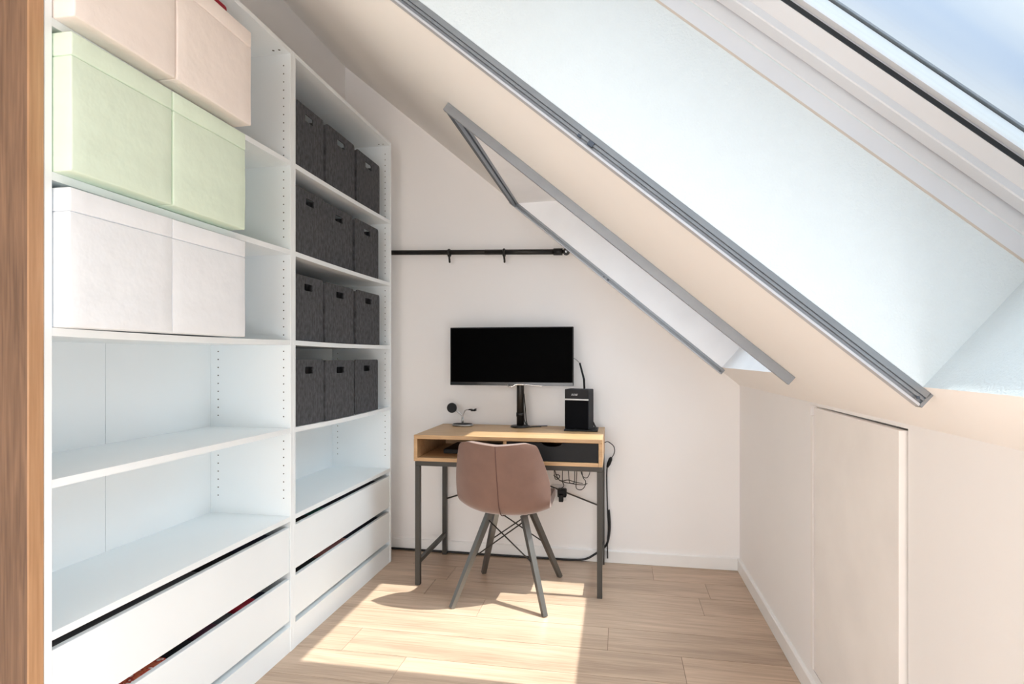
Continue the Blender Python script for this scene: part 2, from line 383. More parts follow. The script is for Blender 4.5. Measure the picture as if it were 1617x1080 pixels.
# windows: frame, sash, gasket, glass
def window(name, y0, y1, sun_stop=0.0):
    """rings run round the opening; profile = (inset from reveal, depth d)"""
    def ring(bm, prof, s0, s1, a, b, mi=0):
        loops = []
        for ins, d in prof:
            loops.append([bm.verts.new(S(s0+min(ins, .0625), a+ins, d)), bm.verts.new(S(s0+min(ins, .0625), b-ins, d)), bm.verts.new(S(s1-ins, b-ins, d)), bm.verts.new(S(s1-ins, a+ins, d))])
        for A, B in zip(loops, loops[1:]+[loops[0]]):
            for k in range(4):
                bm.faces.new((A[k], A[(k+1) % 4], B[(k+1) % 4], B[k])).material_index = mi
    g0, g1 = SW0, SW1
    bm = nb()
    ring(bm, [(0.0005, 0.268), (-0.035, 0.268), (-0.035, 0.34), (-0.006, 0.34), (-0.006, 0.2962), (0.0005, 0.2962)], g0, g1, y0, y1)              # lining frame behind the plaster edge
    bm2 = nb(); ring(bm2, [(-0.001, 0.264), (0.0010, 0.2645), (0.0010, 0.2682), (-0.001, 0.2685)], g0, g1, y0, y1)
    w = struct(name, bm, 'frame')
    mk('sealant', bm2, 'caulk', w)
    bm = nb(); ring(bm, [(0.0012, 0.2995), (-0.0055, 0.2995), (-0.0055, 0.345), (0.03, 0.345), (0.03, 0.335), (0.0035, 0.335), (0.0035, 0.3010)], g0, g1, y0, y1); mk('window_frame', bm, 'frame', w)
    bm = nb()
    fe = sun_stop
    ring(bm, [(0.0085, 0.3225), (0.038, 0.3225), (0.040, 0.3245), (0.040, 0.336), (0.0415, 0.337), (0.062, 0.352), (0.062, 0.395), (0.0315, 0.395), (0.0315, 0.334), (0.0085, 0.334)], g0, g1, y0, y1)
    if fe:  # unseen extra sash strips, added to cut the sun beam short
        for (sa, sb, ya, yb) in ((g0+.06, g1-.06, y1-.062-fe, y1-.06), (g0+.06, g0+.105, y0+.06, y1-.06)):
            prism(bm, [S(sa, ya, .353), S(sa, yb, .353), S(sb, yb, .353), S(sb, ya, .353)], NS*0.04)
    mk('sash', bm, 'frame', w)
    bm = nb(); ring(bm, [(0.061, 0.3525), (0.064, 0.3525), (0.064, 0.360), (0.061, 0.360)], g0, g1, y0, y1); mk('gasket', bm, 'gasket', w)
    bm = nb(); ring(bm, [(0.063, 0.3635), (0.076, 0.3635), (0.076, 0.378), (0.063, 0.378)], g0, g1, y0, y1); mk('glass_spacer', bm, 'frame', w)
    bm = nb()
    prism(bm, [S(g0+.062, y0+.062, .364), S(g0+.062, y1-.062, .364), S(g1-.062, y1-.062, .364), S(g1-.062, y0+.062, .364)], NS*0.004)
    mk('glass', bm, 'glass', w)
    bm = nb()
    ring(bm, [(0.045, 0.398), (0.066, 0.398), (0.066, 0.401), (-0.05, 0.401), (-0.05, 0.37), (-0.036, 0.37), (-0.036, 0.398)], g0, g1, y0, y1); mk('outer_cladding', bm, 'alu', w)
    return w
window('window_1', *WIN[0])
window('window_2', *WIN[1], sun_stop=0.12)
window('added_window_3', *WIN[2])

# aluminium blind tracks round the far and near openings
def track(name, y0, y1, label):
    t = thing(name, label, 'blind track', S(S1, (y0+y1)/2, 0), 'blind tracks')
    def side(y, sg):
        """channel open towards -y*sg... profile in (y, d)"""
        bm = nb(); sa, sb = 0.138, 1.60
        P = lambda yy, d, s: S(s, y+sg*yy, d)
        pr = [(0, -.0005), (0, -.0115), (.004, -.0125), (.004, -.0145), (0, -.0155), (0, -.0185), (.006, -.0195), (.006, -.0245), (0, -.0255), (0, -.030), (.020, -.030), (.022, -.0265), (.022, -.0005)]
        fs = prism(bm, [P(a, d, sa) for a, d in pr], TS*(sb-sa))
        for i in (2, 3, 4, 6, 7, 8): fs[2+i-0].material_index = 1 if i in (3, 7) else 0
        for i in (8, 9, 10): fs[2+i].material_index = 2
        return bm
    mk('side_rail', side(y1-0.001, 1), ['alu', 'alud', 'lip'], t)
    bm = nb(); sa, sb = 0.140, 1.60
    pr = [(-.020, -.0005), (-.020, -.030), (-.002, -.030), (0, -.026), (0, -.0005)]
    prism(bm, [S(sa, y0+a, d) for a, d in pr], TS*(sb-sa)); mk('side_rail', bm, ['alu', 'alud'], t)
    bm = nb()
    pr = [(1.556, -.0005), (1.556, -.010), (1.562, -.012), (1.562, -.016), (1.556, -.018), (1.556, -.030), (1.590, -.030), (1.590, -.0005)]
    fs = prism(bm, [S(s, y0+.0005, d) for s, d in pr], (0, y1-y0-.002, 0)); fs[4].material_index = 1; fs[7].material_index = 1
    mk('top_rail', bm, ['alu', 'alud'], t)
    bm = nb()   # end plug and two little clips
    prism(bm, [S(.133, y1-.001, -.001), S(.133, y1+.021, -.001), S(.133, y1+.021, -.029), S(.133, y1-.001, -.029)], TS*0.006)
    mk('end_cap', bm, 'alu', t)
    bm = nb()
    lathe(bm, [(0.003, 0), (0.003, 0.003)], S(.150, y1-.0045, -.020), 10, 0, 'y'); mk('screw', bm, 'alud', t); bm = nb()
    prism(bm, [S(.895, y1-.004, -.013), S(.895, y1+.002, -.013), S(.895, y1+.002, -.022), S(.895, y1-.004, -.022)], TS*0.012)
    mk('clip', bm, 'alud', t); bm = nb()
    prism(bm, [S(.925, y1-.003, -.016), S(.925, y1+.002, -.016), S(.925, y1+.002, -.021), S(.925, y1-.003, -.021)], TS*0.008)
    mk('clip', bm, 'alud', t)
    return t
track('blind_track', WIN[1][0], WIN[1][1], 'slim grey aluminium blind track round the far skylight opening, above the desk end')
track('blind_track', WIN[0][0], WIN[0][1], 'slate grey grooved blind track along the edge of the large near skylight opening')

# ------------------------------------------------------------------ shelving units
XS, XB = -1.259, -1.612
SHELF_Z = [1.922, 1.573, 1.220, 0.875, 0.530]
PT = 0.018
def holes(bm, y, sg):
    for x in (XS-0.030, XB+0.035):
        z = 0.60
        while z < 2.30:
            if not any(-0.02 < (sz-z) < 0.03 for sz in SHELF_Z):
                lathe(bm, [(0.0027, 0.0), (0.0027, 0.0006)] if sg > 0 else [(0.0027, -0.0006), (0.0027, 0.0)], (x, y, z), 8, 1, 'y')
            z += 0.032
def shelf_unit(y0, y1, label, sag):
    t = thing('shelving_unit', label, 'shelving unit', ((XS+XB)/2, (y0+y1)/2, 0), 'white shelving units')
    for (a, b, inner, sg) in ((y0, y0+PT, y0+PT, 1), (y1-PT, y1, y1-PT, -1)):
        bm = nb(); box(bm, XB, XS, a, b, 0.0, 2.36, 0.0012, seg=1); holes(bm, inner, sg); mk('side_panel', bm, ['pax', 'hole'], t)
    ya, yb = y0+PT, y1-PT
    bm = nb(); box(bm, XB, XS-.001, ya, yb, 2.36-PT, 2.3595)
    for x in (XS-.03, XS-.055):
        for y in (ya+.02, yb-.03): lathe(bm, [(0.0045, -.0006), (0.0045, 0)], (x, y, 2.36-PT), 10, 1, 'z')
    mk('top_panel', bm, ['pax', 'hole'], t)
    bm = nb(); ym = (ya+yb)/2
    box(bm, XB-.004, XB, y0+.002, ym-.0008, 0.07, 2.355); box(bm, XB-.004, XB, ym+.0008, y1-.002, 0.07, 2.355); mk('back_panel', bm, 'pax', t)
    bm = nb(); box(bm, XB, XS-.002, ya, yb, 0.082, 0.099); mk('bottom_panel', bm, 'pax', t)
    bm = nb(); box(bm, XS-.020, XS-.003, ya, yb, 0.0, 0.0815); mk('plinth', bm, 'pax', t)
    for i, z in enumerate(SHELF_Z):
        bm = nb(); n = 14
        up, dn = [], []
        for k in range(n+1):
            y = ya + (yb-ya)*k/n; dz = -sag[i]*4*(k/n)*(1-k/n)
            for x in (XB, XS-.001):
                up.append(bm.verts.new((x, y, z+dz))); dn.append(bm.verts.new((x, y, z-PT-.001+dz)))
        for k in range(n):
            a, b, c, d = 2*k, 2*k+1, 2*k+3, 2*k+2
            bm.faces.new((up[a], up[b], up[c], up[d])); bm.faces.new((dn[d], dn[c], dn[b], dn[a]))
            bm.faces.new((up[b], dn[b], dn[c], up[c])); bm.faces.new((up[a], up[d], dn[d], dn[a]))
        bm.faces.new((up[0], dn[0], dn[1], up[1])); bm.faces.new((up[-1], dn[-1], dn[-2], up[-2]))
        mk('shelf', bm, 'pax', t)
    for (z0, z1) in ((0.313, 0.487), (0.122, 0.285)):
        bm = nb(); box(bm, XB+.03, XS-.021, ya+.012, ya+.022, z0+.015, z1-.07); box(bm, XB+.03, XS-.021, yb-.022, yb-.012, z0+.015, z1-.07)
        box(bm, XB+.02, XB+.03, ya+.012, yb-.012, z0+.015, z1-.07); box(bm, XB+.03, XS-.021, ya+.022, yb-.022, z0+.015, z0+.022)
        d = mk('drawer', bm, 'pax', t)
        bm = nb(); box(bm, XS-.020, XS-.003, ya+.003, yb-.003, z0, z1, 0.001, seg=1); mk('drawer_front', bm, 'pax', d)
    return t
U0, U1, U2 = 1.074, 2.074, 3.074
shelf_unit(U0, U1, 'near white open shelving unit with pastel boxes above and two drawers below', [.003, .003, .004, .0, .0])
shelf_unit(U1, U2, 'far white open shelving unit filled with dark felt boxes, next to the desk', [.004, .004, .004, .006, .0])

# things in the drawers, seen through the slots
def cloth(y0, y1, z0, z1, m, label, name='folded_cloth', x0=XS-.15, x1=XS-.030):
    bm = nb(); n = max(2, int((y1-y0)/0.02))
    box(bm, x0, x1, y0, y1, z0, z1, 0.012, seg=3)
    bmesh.ops.subdivide_edges(bm, edges=[e for e in bm.edges if abs((e.verts[0].co-e.verts[1].co).y) > 0.03], cuts=6)
    for v in bm.verts:
        if v.co.z > z1-0.02: v.co.z += 0.004*math.sin(v.co.y*75+v.co.x*40) - 0.002
    o = mk(name, bm, m, loc=((x0+x1)/2, (y0+y1)/2, z0), smooth=True); tag(o, label, 'clothes', 'folded clothes in the drawers'); return o
LZ, UZ = 0.1445, 0.3355
for i, (a, b, h, m, lb) in enumerate([
    (1.20, 1.47, .278, 'dots', 'orange-red folded cloth with white dots in the lower drawer of the near unit'),
    (1.48, 1.60, .268, 'blackc', 'black folded cloth just behind the dotted red one in the lower drawer'),
    (1.605, 1.70, .275, 'plum', 'plum folded cloth in the middle of the lower drawer of the near unit'),
    (1.705, 1.785, .272, 'greyc', 'grey folded cloth next to the crimson one, lower drawer of near unit'),
    (1.79, 1.885, .280, 'red', 'crimson folded cloth in the lower drawer of the near unit'),
    (1.89, 1.97, .268, 'navy', 'navy folded cloth beyond the crimson one at the drawer end'),
    ]): cloth(a, b, LZ, h, m, lb)
for (a, b, h, m, lb) in [
    (1.12, 1.62, .475, 'greyc', 'long dark grey folded cloth in the upper drawer of the near unit'),
    (1.63, 1.80, .470, 'blackc', 'black folded cloth in the middle of the upper drawer, near unit'),
    (1.81, 2.02, .472, 'navy', 'dark navy folded cloth at the far end of the upper drawer, near unit')]: cloth(a, b, UZ, h, m, lb)
for (a, b, h, m, lb) in [
    (2.12, 2.30, .47, 'blackc', 'black folded cloth at the near end of the upper drawer, far unit'),
    (2.31, 2.42, .474, 'teal', 'dark teal folded cloth in the upper drawer of the far unit'),
    (2.43, 3.02, .468, 'navy', 'long navy folded cloth in the upper drawer of the far unit')]: cloth(a, b, UZ, h, m, lb)
for (a, b, h, m, lb) in [
    (2.12, 2.36, .268, 'blackc', 'black folded cloth at the near end of the lower drawer, far unit'),
    (2.37, 2.62, .276, 'rose', 'dusty pink folded cloth in the lower drawer of the far unit'),
    (2.63, 3.02, .268, 'navy', 'navy folded cloth at the far end of the lower drawer, far unit')]: cloth(a, b, LZ, h, m, lb)

# wooden board closing the near end of the shelving
bm = nb(); box(bm, XL+.003, -1.2575, 1.036, 1.0725, 0.0, 2.46, 0.002, seg=1)
for f in bm.faces:
    if f.normal.x > 0.9 or (abs(f.calc_center_median().x+1.2575) < .003): f.material_index = 1
o = mk('wooden_board', bm, ['board', 'boardedge'], loc=(-1.45, 1.054, 0)); tag(o, 'tall brown wooden end board standing against the near shelving unit', 'wooden board')

# ------------------------------------------------------------------ pastel fabric boxes
def fabric_box(x1, y0, w, z0, h, m, label, depth=0.345):
    t = thing('storage_box', label, 'storage box', (x1-depth/2, y0+w/2, z0), 'fabric storage boxes')
    def soft(xa, xb, ya, yb, za, zb, bev, amp, seed):
        bm = nb(); box(bm, xa, xb, ya, yb, za, zb, bev, seg=3)
        bmesh.ops.subdivide_edges(bm, edges=[e for e in bm.edges if e.calc_length() > 0.05], cuts=7, use_grid_fill=True)
        rnd = random.Random(seed); ph = [rnd.uniform(0, 6) for _ in range(4)]
        for v in bm.verts:
            u = (v.co.y-ya)/(yb-ya); k = (v.co.z-za)/max(zb-za, .01)
            if v.co.x > xb-0.02: v.co.x += amp*(math.sin(u*PI)*math.sin(k*PI)*1.2 + 0.25*math.sin(9*u+ph[0])*math.sin(7*k+ph[1]))
            if v.co.z < za+0.004 and v.co.x > xb-.05: pass
        return bm
    zs = z0 + h*0.83
    mk('box_body', soft(x1-depth, x1, y0, y0+w, z0, zs, 0.004, 0.004, y0*99), m, t, smooth=True)
    mk('box_lid', soft(x1-depth, x1+.0004, y0, y0+w, zs+.0004, z0+h, 0.004, 0.002, z0*77), m, t, smooth=True)
    return t
zb = SHELF_Z
fabric_box(-1.217, 1.096, 0.305, zb[2]+.0004, 0.318, 'fwhite', 'white fabric storage box on the middle shelf, next to the wooden board')
fabric_box(-1.219, 1.404, 0.318, zb[2]+.0004, 0.318, 'fwhite', 'white fabric storage box on the middle shelf, further from the wooden board')
fabric_box(-1.211, 1.0945, 0.298, zb[1]+.0004, 0.316, 'fgreen', 'mint green fabric storage box nearest the wooden board')
fabric_box(-1.210, 1.396, 0.314, zb[1]+.0004, 0.316, 'fgreen', 'mint green fabric storage box beside the open end of its shelf')
fabric_box(-1.202, 1.0945, 0.300, zb[0]+.0004, 0.320, 'fbeige', 'pale beige fabric storage box cut off by the top edge, nearer one')
fabric_box(-1.201, 1.399, 0.328, zb[0]+.0004, 0.312, 'fbeige', 'pale beige fabric storage box with a dark red cloth on top')
bm = nb(); box(bm, -1.50, -1.235, 1.43, 1.66, 2.2362, 2.285, 0.014, seg=3)
o = mk('folded_cloth', bm, 'red', loc=(-1.36, 1.54, 2.236), smooth=True); tag(o, 'dark red folded cloth lying on the pale beige box on the top shelf', 'clothes')

# ------------------------------------------------------------------ dark felt boxes
def felt_box():
    w, d, h, th = 0.276, 0.30, 0.268, 0.006
    t = thing('felt_box', '', 'storage box', (0, 0, 0))
    # front (+x) with a rounded hand hole
    def panel(x0, hole):
        bm = nb()
        R = 0.014; out = [(-w/2, 0), (w/2, 0)]
        for k in range(5): a = k/4*PI/2; out.append((w/2-R+R*math.cos(a), h-R+R*math.sin(a)))
        for k in range(5): a = PI/2+k/4*PI/2; out.append((-w/2+R+R*math.cos(a), h-R+R*math.sin(a)))
        loops = [out]
        if hole:
            hw, hh, r, zc = 0.038, 0.0145, 0.006, h-0.045; inn = []
            for cx, cz, a0 in ((hw-r, hh-r, 0), (-hw+r, hh-r, PI/2), (-hw+r, -hh+r, PI), (hw-r, -hh+r, 1.5*PI)):
                for k in range(4): a = a0+k/3*PI/2; inn.append((cx+r*math.cos(a), zc+cz+r*math.sin(a)))
            loops.append(inn)
        es = []
        for lp in loops:
            vs = [bm.verts.new((x0, y, z)) for y, z in lp]; es += [bm.edges.new((vs[i], vs[(i+1) % len(vs)])) for i in range(len(vs))]
        bmesh.ops.triangle_fill(bm, edges=es, use_beauty=True)
        r = bmesh.ops.extrude_face_region(bm, geom=list(bm.faces))
        bmesh.ops.translate(bm, verts=[v for v in r['geom'] if isinstance(v, bmesh.types.BMVert)], vec=(-th, 0, 0))
        return bm
    mk('front_panel', panel(0, True), 'felt', t)
    bm = nb()
    box(bm, -d, -d+th, -w/2, w/2, 0, h-.004); box(bm, -d+th, -th, -w/2, -w/2+th, 0, h-.008); box(bm, -d+th, -th, w/2-th, w/2, 0, h-.008)
    box(bm, -d+th, -th, -w/2+th, w/2-th, 0, th)
    mk('box_body', bm, 'felt', t)
    return t
fb = felt_box()
rown = ['top row', 'second row from the top', 'third row from the top', 'bottom row']
coln = ['left', 'middle', 'right']
first = True
for i in range(4):
    for j, yc in enumerate([(2.215, 2.489, 2.805), (2.215, 2.483, 2.783), (2.215, 2.488, 2.788), (2.216, 2.483, 2.785)][i]):
        sag = [.004, .004, .004, .006][i]; us = [((yc+e)-U1-PT)/(1-2*PT) for e in (-.14, .14)]
        z = SHELF_Z[i] - min(sag*4*max(u, 0)*(1-max(u, 0)) for u in us) + 0.0008
        xx = XS-.012 + [0, .004, -.003][(i+j) % 3]
        lb = f'dark grey felt box with hand hole, {coln[j]} box of the {rown[i]}'
        if first: fb.location = (xx, yc, z); fb['label'] = lb; fb['group'] = 'dark felt boxes on the far shelves'; cur = fb; first = False; fb.scale.y = .86
        else: cur = copy_thing(fb, (xx, yc, z), lb, 'dark felt boxes on the far shelves'); cur.scale.y = .86 if j == 0 else 1

# ------------------------------------------------------------------ desk
DX0, DX1, DYF, DYB, DZT = -1.012, -0.072, 2.762, 3.262, 0.762
t = thing('desk', 'light oak desk with dark steel legs and a black drawer', 'desk', ((DX0+DX1)/2, (DYF+DYB)/2, 0))
bm = nb(); box(bm, DX0, DX1, DYF, DYB, DZT-.020, DZT, .0015, seg=1); mk('desktop', bm, 'oakdesk', t)
bm = nb(); box(bm, DX0, DX0+.018, DYF, DYB, DZT-.132, DZT-.0205); mk('side_panel', bm, 'oakdesk', t)
bm = nb(); box(bm, DX1-.018, DX1, DYF, DYB, DZT-.132, DZT-.0205); mk('side_panel', bm, 'oakdesk', t)
bm = nb(); box(bm, DX0+.0185, DX1-.0185, DYF, DYB, DZT-.132, DZT-.114, .001, seg=1); mk('bottom_panel', bm, 'oakdesk', t)
bm = nb(); box(bm, -.553, -.537, DYF+.002, DYB-.012, DZT-.1135, DZT-.0205); mk('divider', bm, 'oakdesk', t)
bm = nb(); box(bm, DX0+.0185, DX1-.0185, DYB-.012, DYB-.004, DZT-.1135, DZT-.0205); mk('back_panel', bm, 'oakdesk', t)
bm = nb()   # black drawer with a finger notch
a, b, z0, z1 = -.535, DX1-.0205, DZT-.112, DZT-.0225; c = (a+b)/2
pts = [(a, z0), (b, z0), (b, z1), (c+.05, z1)] + [(c+.05*math.cos(k*PI/8), z1-.02*math.sin(k*PI/8)) for k in range(1, 8)] + [(c-.05, z1), (a, z1)]
prism(bm, [(x, DYF+.006, z) for x, z in pts], (0, .014, 0))
dw = mk('drawer', bm, 'drawerb', t)
bm = nb(); box(bm, a+.01, a+.02, DYF+.0205, DYB-.03, z0+.004, z1-.015); box(bm, b-.02, b-.01, DYF+.0205, DYB-.03, z0+.004, z1-.015); box(bm, a+.021, b-.021, DYF+.0205, DYB-.03, z0+.004, z0+.012)
mk('drawer_box', bm, 'drawerb', dw)
zt = DZT-.1325; r = .0125
for x in (DX0+.014, DX1-.014):
    for y in (DYF+.026, DYB-.016):
        bm = nb(); box(bm, x-r, x+r, y-r, y+r, 0, zt-.0255, .001, seg=1); mk('leg', bm, 'steel', t)
bm = nb()
for y in (DYF+.026, DYB-.016): box(bm, DX0+.0015, DX1-.0015, y-r, y+r, zt-.025, zt, .001, seg=1)
for x in (DX0+.014, DX1-.014): box(bm, x-r, x+r, DYF+.039, DYB-.029, zt-.025, zt, .001, seg=1)
mk('top_frame', bm, 'steel', t)
for x in (DX0+.014, DX1-.014):
    bm = nb(); box(bm, x-.010, x+.010, DYF+.039, DYB-.029, .105, .127, .001, seg=1); mk('stretcher', bm, 'steel', t)
for xa, xb in ((DX0+.027, -.19), (DX1-.027, -.89)):
    bm = nb(); tube(bm, [(xa, DYB-.020 + (.006 if xa < -.5 else -.004), .325), (xb, DYB-.020+(.006 if xa < -.5 else -.004), zt-.022)], .0045, 8); mk('cross_brace', bm, 'steel', t)
# things in the open compartment
bm = nb(); box(bm, -.90, -.58, 2.90, 3.16, .6485, .672, .004); o = mk('flat_device', bm, 'black', loc=(-.74, 3.03, .6485)); tag(o, 'thin dark flat device lying in the open desk compartment', 'device')
bm = nb(); tube(bm, spline([(-.80, 2.95, .684), (-.74, 2.92, .684), (-.68, 2.94, .686), (-.62, 2.92, .684), (-.60, 2.98, .690), (-.66, 3.02, .684), (-.72, 2.98, .684)]), .003, 6)
tube(bm, spline([(-.72, 2.86, .652), (-.66, 2.84, .652), (-.61, 2.87, .652), (-.60, 2.86, .67), (-.64, 2.88, .690), (-.66, 2.93, .690)]), .003, 6)
o = mk('cable', bm, 'cableg', loc=(-.70, 2.92, .65)); tag(o, 'loose cable heaped on the flat device in the open desk compartment', 'cable')

# ------------------------------------------------------------------ monitor on its pole
MC = (-0.583, 3.105)
t = thing('monitor', 'wide black monitor with its screen off on a desk pole', 'monitor', (-.536, 3.17, DZT+.001))
Z0, Z1, XA, XB_ = .997, 1.319, -.926, -.236
bm = nb(); box(bm, XA, XB_, 3.112, 3.136, Z0, Z1, .003); mk('housing', bm, 'black', t)
bm = nb(); box(bm, XA+.006, XB_-.006, 3.1095, 3.1118, Z0+.019, Z1-.006); mk('screen', bm, 'screen', t)
bm = nb(); box(bm, XA+.002, XB_-.002, 3.107, 3.1118, Z0+.001, Z0+.0185, .0008, seg=1); mk('lower_bezel', bm, 'bezel', t)
bm = nb(); tube(bm, [(-.536, 3.17, DZT+.012), (-.536, 3.17, 1.17)], .021, 20); mk('pole', bm, 'blackm', t)
bm = nb(); lathe(bm, [(.055, 0), (.055, .006), (.050, .010), (.024, .012)], (-.536, 3.17, DZT+.001), 30); mk('base_plate', bm, 'blackm', t)
bm = nb(); lathe(bm, [(.0235, 0), (.0235, .022)], (-.536, 3.17, DZT+.060), 24); mk('pole_collar', bm, 'blackm', t)
bm = nb(); box(bm, -.586, -.486, 3.1365, 3.1485, 1.10, 1.20, .003); box(bm, -.55, -.522, 3.148, 3.16, 1.13, 1.17); mk('mount_plate', bm, 'blackm', t)
bm = nb(); tube(bm, spline([(-.595, 3.106, Z0+.004), (-.588, 3.100, Z0-.004), (-.572, 3.098, Z0-.006), (-.560, 3.100, Z0+.001), (-.548, 3.101, Z0+.006), (-.50, 3.101, Z0+.006), (-.44, 3.103, Z0+.002), (-.40, 3.106, Z0-.001)]), [.005]*20+[.004]*20+[.0025]*17, 8)
mk('silver_trim', bm, 'chrome', t)
bm = nb()
tube(bm, spline([(-.515, 3.165, .95), (-.508, 3.155, .89), (-.503, 3.15, .84), (-.50, 3.155, .80), (-.49, 3.16, DZT+.006), (-.46, 3.17, DZT+.005), (-.42, 3.18, DZT+.005)]), .0032, 6)
tube(bm, spline([(-.518, 3.15, .90), (-.512, 3.147, .85), (-.508, 3.145, .80), (-.485, 3.15, DZT+.007), (-.44, 3.195, DZT+.005), (-.39, 3.215, DZT+.005)]), .0028, 6)
mk('cable', bm, 'cable', t)

# ------------------------------------------------------------------ charging stand
cx, cy = -.868, 3.165
t = thing('charging_stand', 'small silver charging stand with a round black pad', 'charging stand', (cx, cy, DZT+.001))
bm = nb(); lathe(bm, [(.056, 0), (.062, .004), (.062, .008), (.058, .011)], (cx, cy, DZT+.001), 32)
for v in bm.verts: v.co.y = cy + (v.co.y-cy)*0.72
mk('base', bm, 'silver', t)
bm = nb(); lathe(bm, [(.056, 0), (.055, .0015)], (cx, cy, DZT+.0125), 32)
for v in bm.verts: v.co.y = cy + (v.co.y-cy)*0.72
mk('base_pad', bm, 'spk', t)
bm = nb(); tube(bm, [(cx, cy, DZT+.0125), (cx, cy, DZT+.050)], .0065, 14); mk('stem', bm, 'silver', t)
bm = nb(); tube(bm, spline([(cx, cy, DZT+.048), (cx-.004, cy, DZT+.060), (cx-.030, cy-.006, DZT+.083), (cx-.048, cy-.010, DZT+.096)]), .0042, 10); mk('arm', bm, 'silver', t)
bm = nb(); tube(bm, spline([(cx, cy, DZT+.048), (cx+.006, cy, DZT+.072), (cx+.018, cy, DZT+.090), (cx+.040, cy, DZT+.094)]), .0035, 10); mk('arm', bm, 'silver', t)
bm = nb(); lathe(bm, [(.027, -.010), (.0285, -.008), (.0285, .0), (.020, .004)], (cx-.058, cy-.014, DZT+.104), 32, 0, 'y'); mk('round_pad', bm, 'black', t)
bm = nb(); box(bm, cx+.036, cx+.056, cy-.014, cy+.014, DZT+.091, DZT+.098, .003); box(bm, cx+.050, cx+.078, cy-.016, cy+.016, DZT+.086, DZT+.095, .003); box(bm, cx+.070, cx+.079, cy-.014, cy+.014, DZT+.094, DZT+.100, .002)
mk('watch_pad', bm, 'black', t)

# ------------------------------------------------------------------ loudspeaker
sx0, sx1, sy0, sy1, sz0, sz1 = -.2715, -.1375, 3.055, 3.145, DZT+.011, DZT+.221
t = thing('speaker', 'black box loudspeaker with a silver bar, at the right end of the desk', 'speaker', ((sx0+sx1)/2, (sy0+sy1)/2, DZT+.0095))
bm = nb(); box(bm, sx0, sx1, sy0, sy1, sz0, sz1, .004); mk('cabinet', bm, 'spk', t)
bm = nb(); box(bm, sx0+.002, sx1-.002, sy0-.0035, sy0-.0005, sz0+.003, sz1-.060, .0015, seg=1); mk('grille', bm, 'grille', t)
bm = nb(); box(bm, sx0+.001, sx1-.001, sy0-.005, sy0-.0005, sz1-.0575, sz1-.0505); mk('silver_bar', bm, 'logo', t)
# lettering
cu = bpy.data.curves.new('logo', 'FONT'); cu.body = 'BOSE'; cu.size = .014; cu.extrude = .0005; cu.align_x = 'CENTER'; cu.shear = .25; cu.space_character = 1.05
tmp = bpy.data.objects.new('logo_curve', cu); me = bpy.data.meshes.new_from_object(tmp); bpy.data.objects.remove(tmp); bpy.data.curves.remove(cu)
me.materials.clear(); me.materials.append(M['logo']); lg = bpy.data.objects.new('logo', me); COL.objects.link(lg); lg.parent = t
lg.location = (-.012, sy0-.0012-(sy0+sy1)/2, .178); lg.rotation_euler = (PI/2, 0, 0); t.rotation_euler.z = math.radians(-14)
bm = nb(); box(bm, sx0-.010, sx1+.034, 3.035, 3.185, DZT+.001, DZT+.009, .003)
o = mk('speaker_stand', bm, 'black', loc=(-.20, 3.11, DZT+.001)); tag(o, 'flat black plate under the loudspeaker on the desk', 'stand')
bm = nb(); tube(bm, spline([(sx1-.012, 3.158, sz0+.045), (sx1+.004, 3.166, sz0+.025), (sx1+.012, 3.165, DZT+.020), (sx1+.020, 3.13, DZT+.014), (sx1+.024, 3.09, DZT+.013)]), .005, 8)
o = mk('speaker_cable', bm, 'cable', loc=(sx1, 3.16, DZT+.01)); tag(o, 'short thick black cable bent behind the loudspeaker', 'cable')
# slim rod behind the speaker
t = thing('thin_rod', 'slim black rod rising behind the loudspeaker towards the monitor', 'rod', (-.178, 3.20, DZT+.001))
bm = nb(); tube(bm, [(-.176, 3.20, DZT+.008), (-.184, 3.20, 1.03), (-.208, 3.20, 1.122)], [.006, .006, .005], 10); mk('rod', bm, 'black', t)
bm = nb(); tube(bm, spline([(-.208, 3.20, 1.120), (-.225, 3.19, 1.138), (-.245, 3.17, 1.150), (-.262, 3.15, 1.155)]), .0022, 8); mk('wire_tip', bm, 'silver', t)
bm = nb(); lathe(bm, [(.018, 0), (.018, .006), (.010, .008)], (-.176, 3.215, DZT+.001), 20); mk('foot', bm, 'black', t)

# ------------------------------------------------------------------ cables round the desk
bm = nb()
tube(bm, spline([(DX1+.0045, 3.10, .700), (-.055, 3.20, .690), (-.035, 3.235, .672), (-.022, 3.25, .655), (-.018, 3.25, .632), (-.024, 3.25, .61), (-.036, 3.25, .592)]), .0026, 6)
tube(bm, spline([(-.058, 3.25, .545), (-.0615, 3.252, .50), (-.060, 3.255, .40), (-.057, 3.255, .30), (-.053, 3.255, .20), (-.0575, 3.255, .12), (-.057, 3.255, .03)]), .0036, 6)
t = thing('power_cord', 'thin power cord with an inline switch hanging from the desk corner', 'cable', (-.05, 3.25, .55))
mk('cord', bm, 'cable', t)
bm = nb(); tube(bm, [(-.036, 3.25, .596), (-.041, 3.25, .585), (-.051, 3.25, .558), (-.058, 3.25, .540)], [.006, .011, .011, .006], 10); mk('inline_switch', bm, 'black', t)
bm = nb()
tube(bm, spline([(-1.60, 3.262, .012), (-1.36, 3.262, .009), (-1.0, 3.262, .008), (-.86, 3.263, .007), (-.6, 3.262, .007), (-.4, 3.262, .007), (-.24, 3.262, .008), (-.175, 3.262, .018), (-.13, 3.262, .045), (-.10, 3.262, .068), (-.06, 3.262, .11), (-.045, 3.262, .20), (-.05, 3.262, .30)]), .006, 8)
o = mk('floor_cable', bm, 'cable', loc=(-.8, 3.262, .006)); tag(o, 'thick black cable running along the far baseboard under the desk', 'cable')
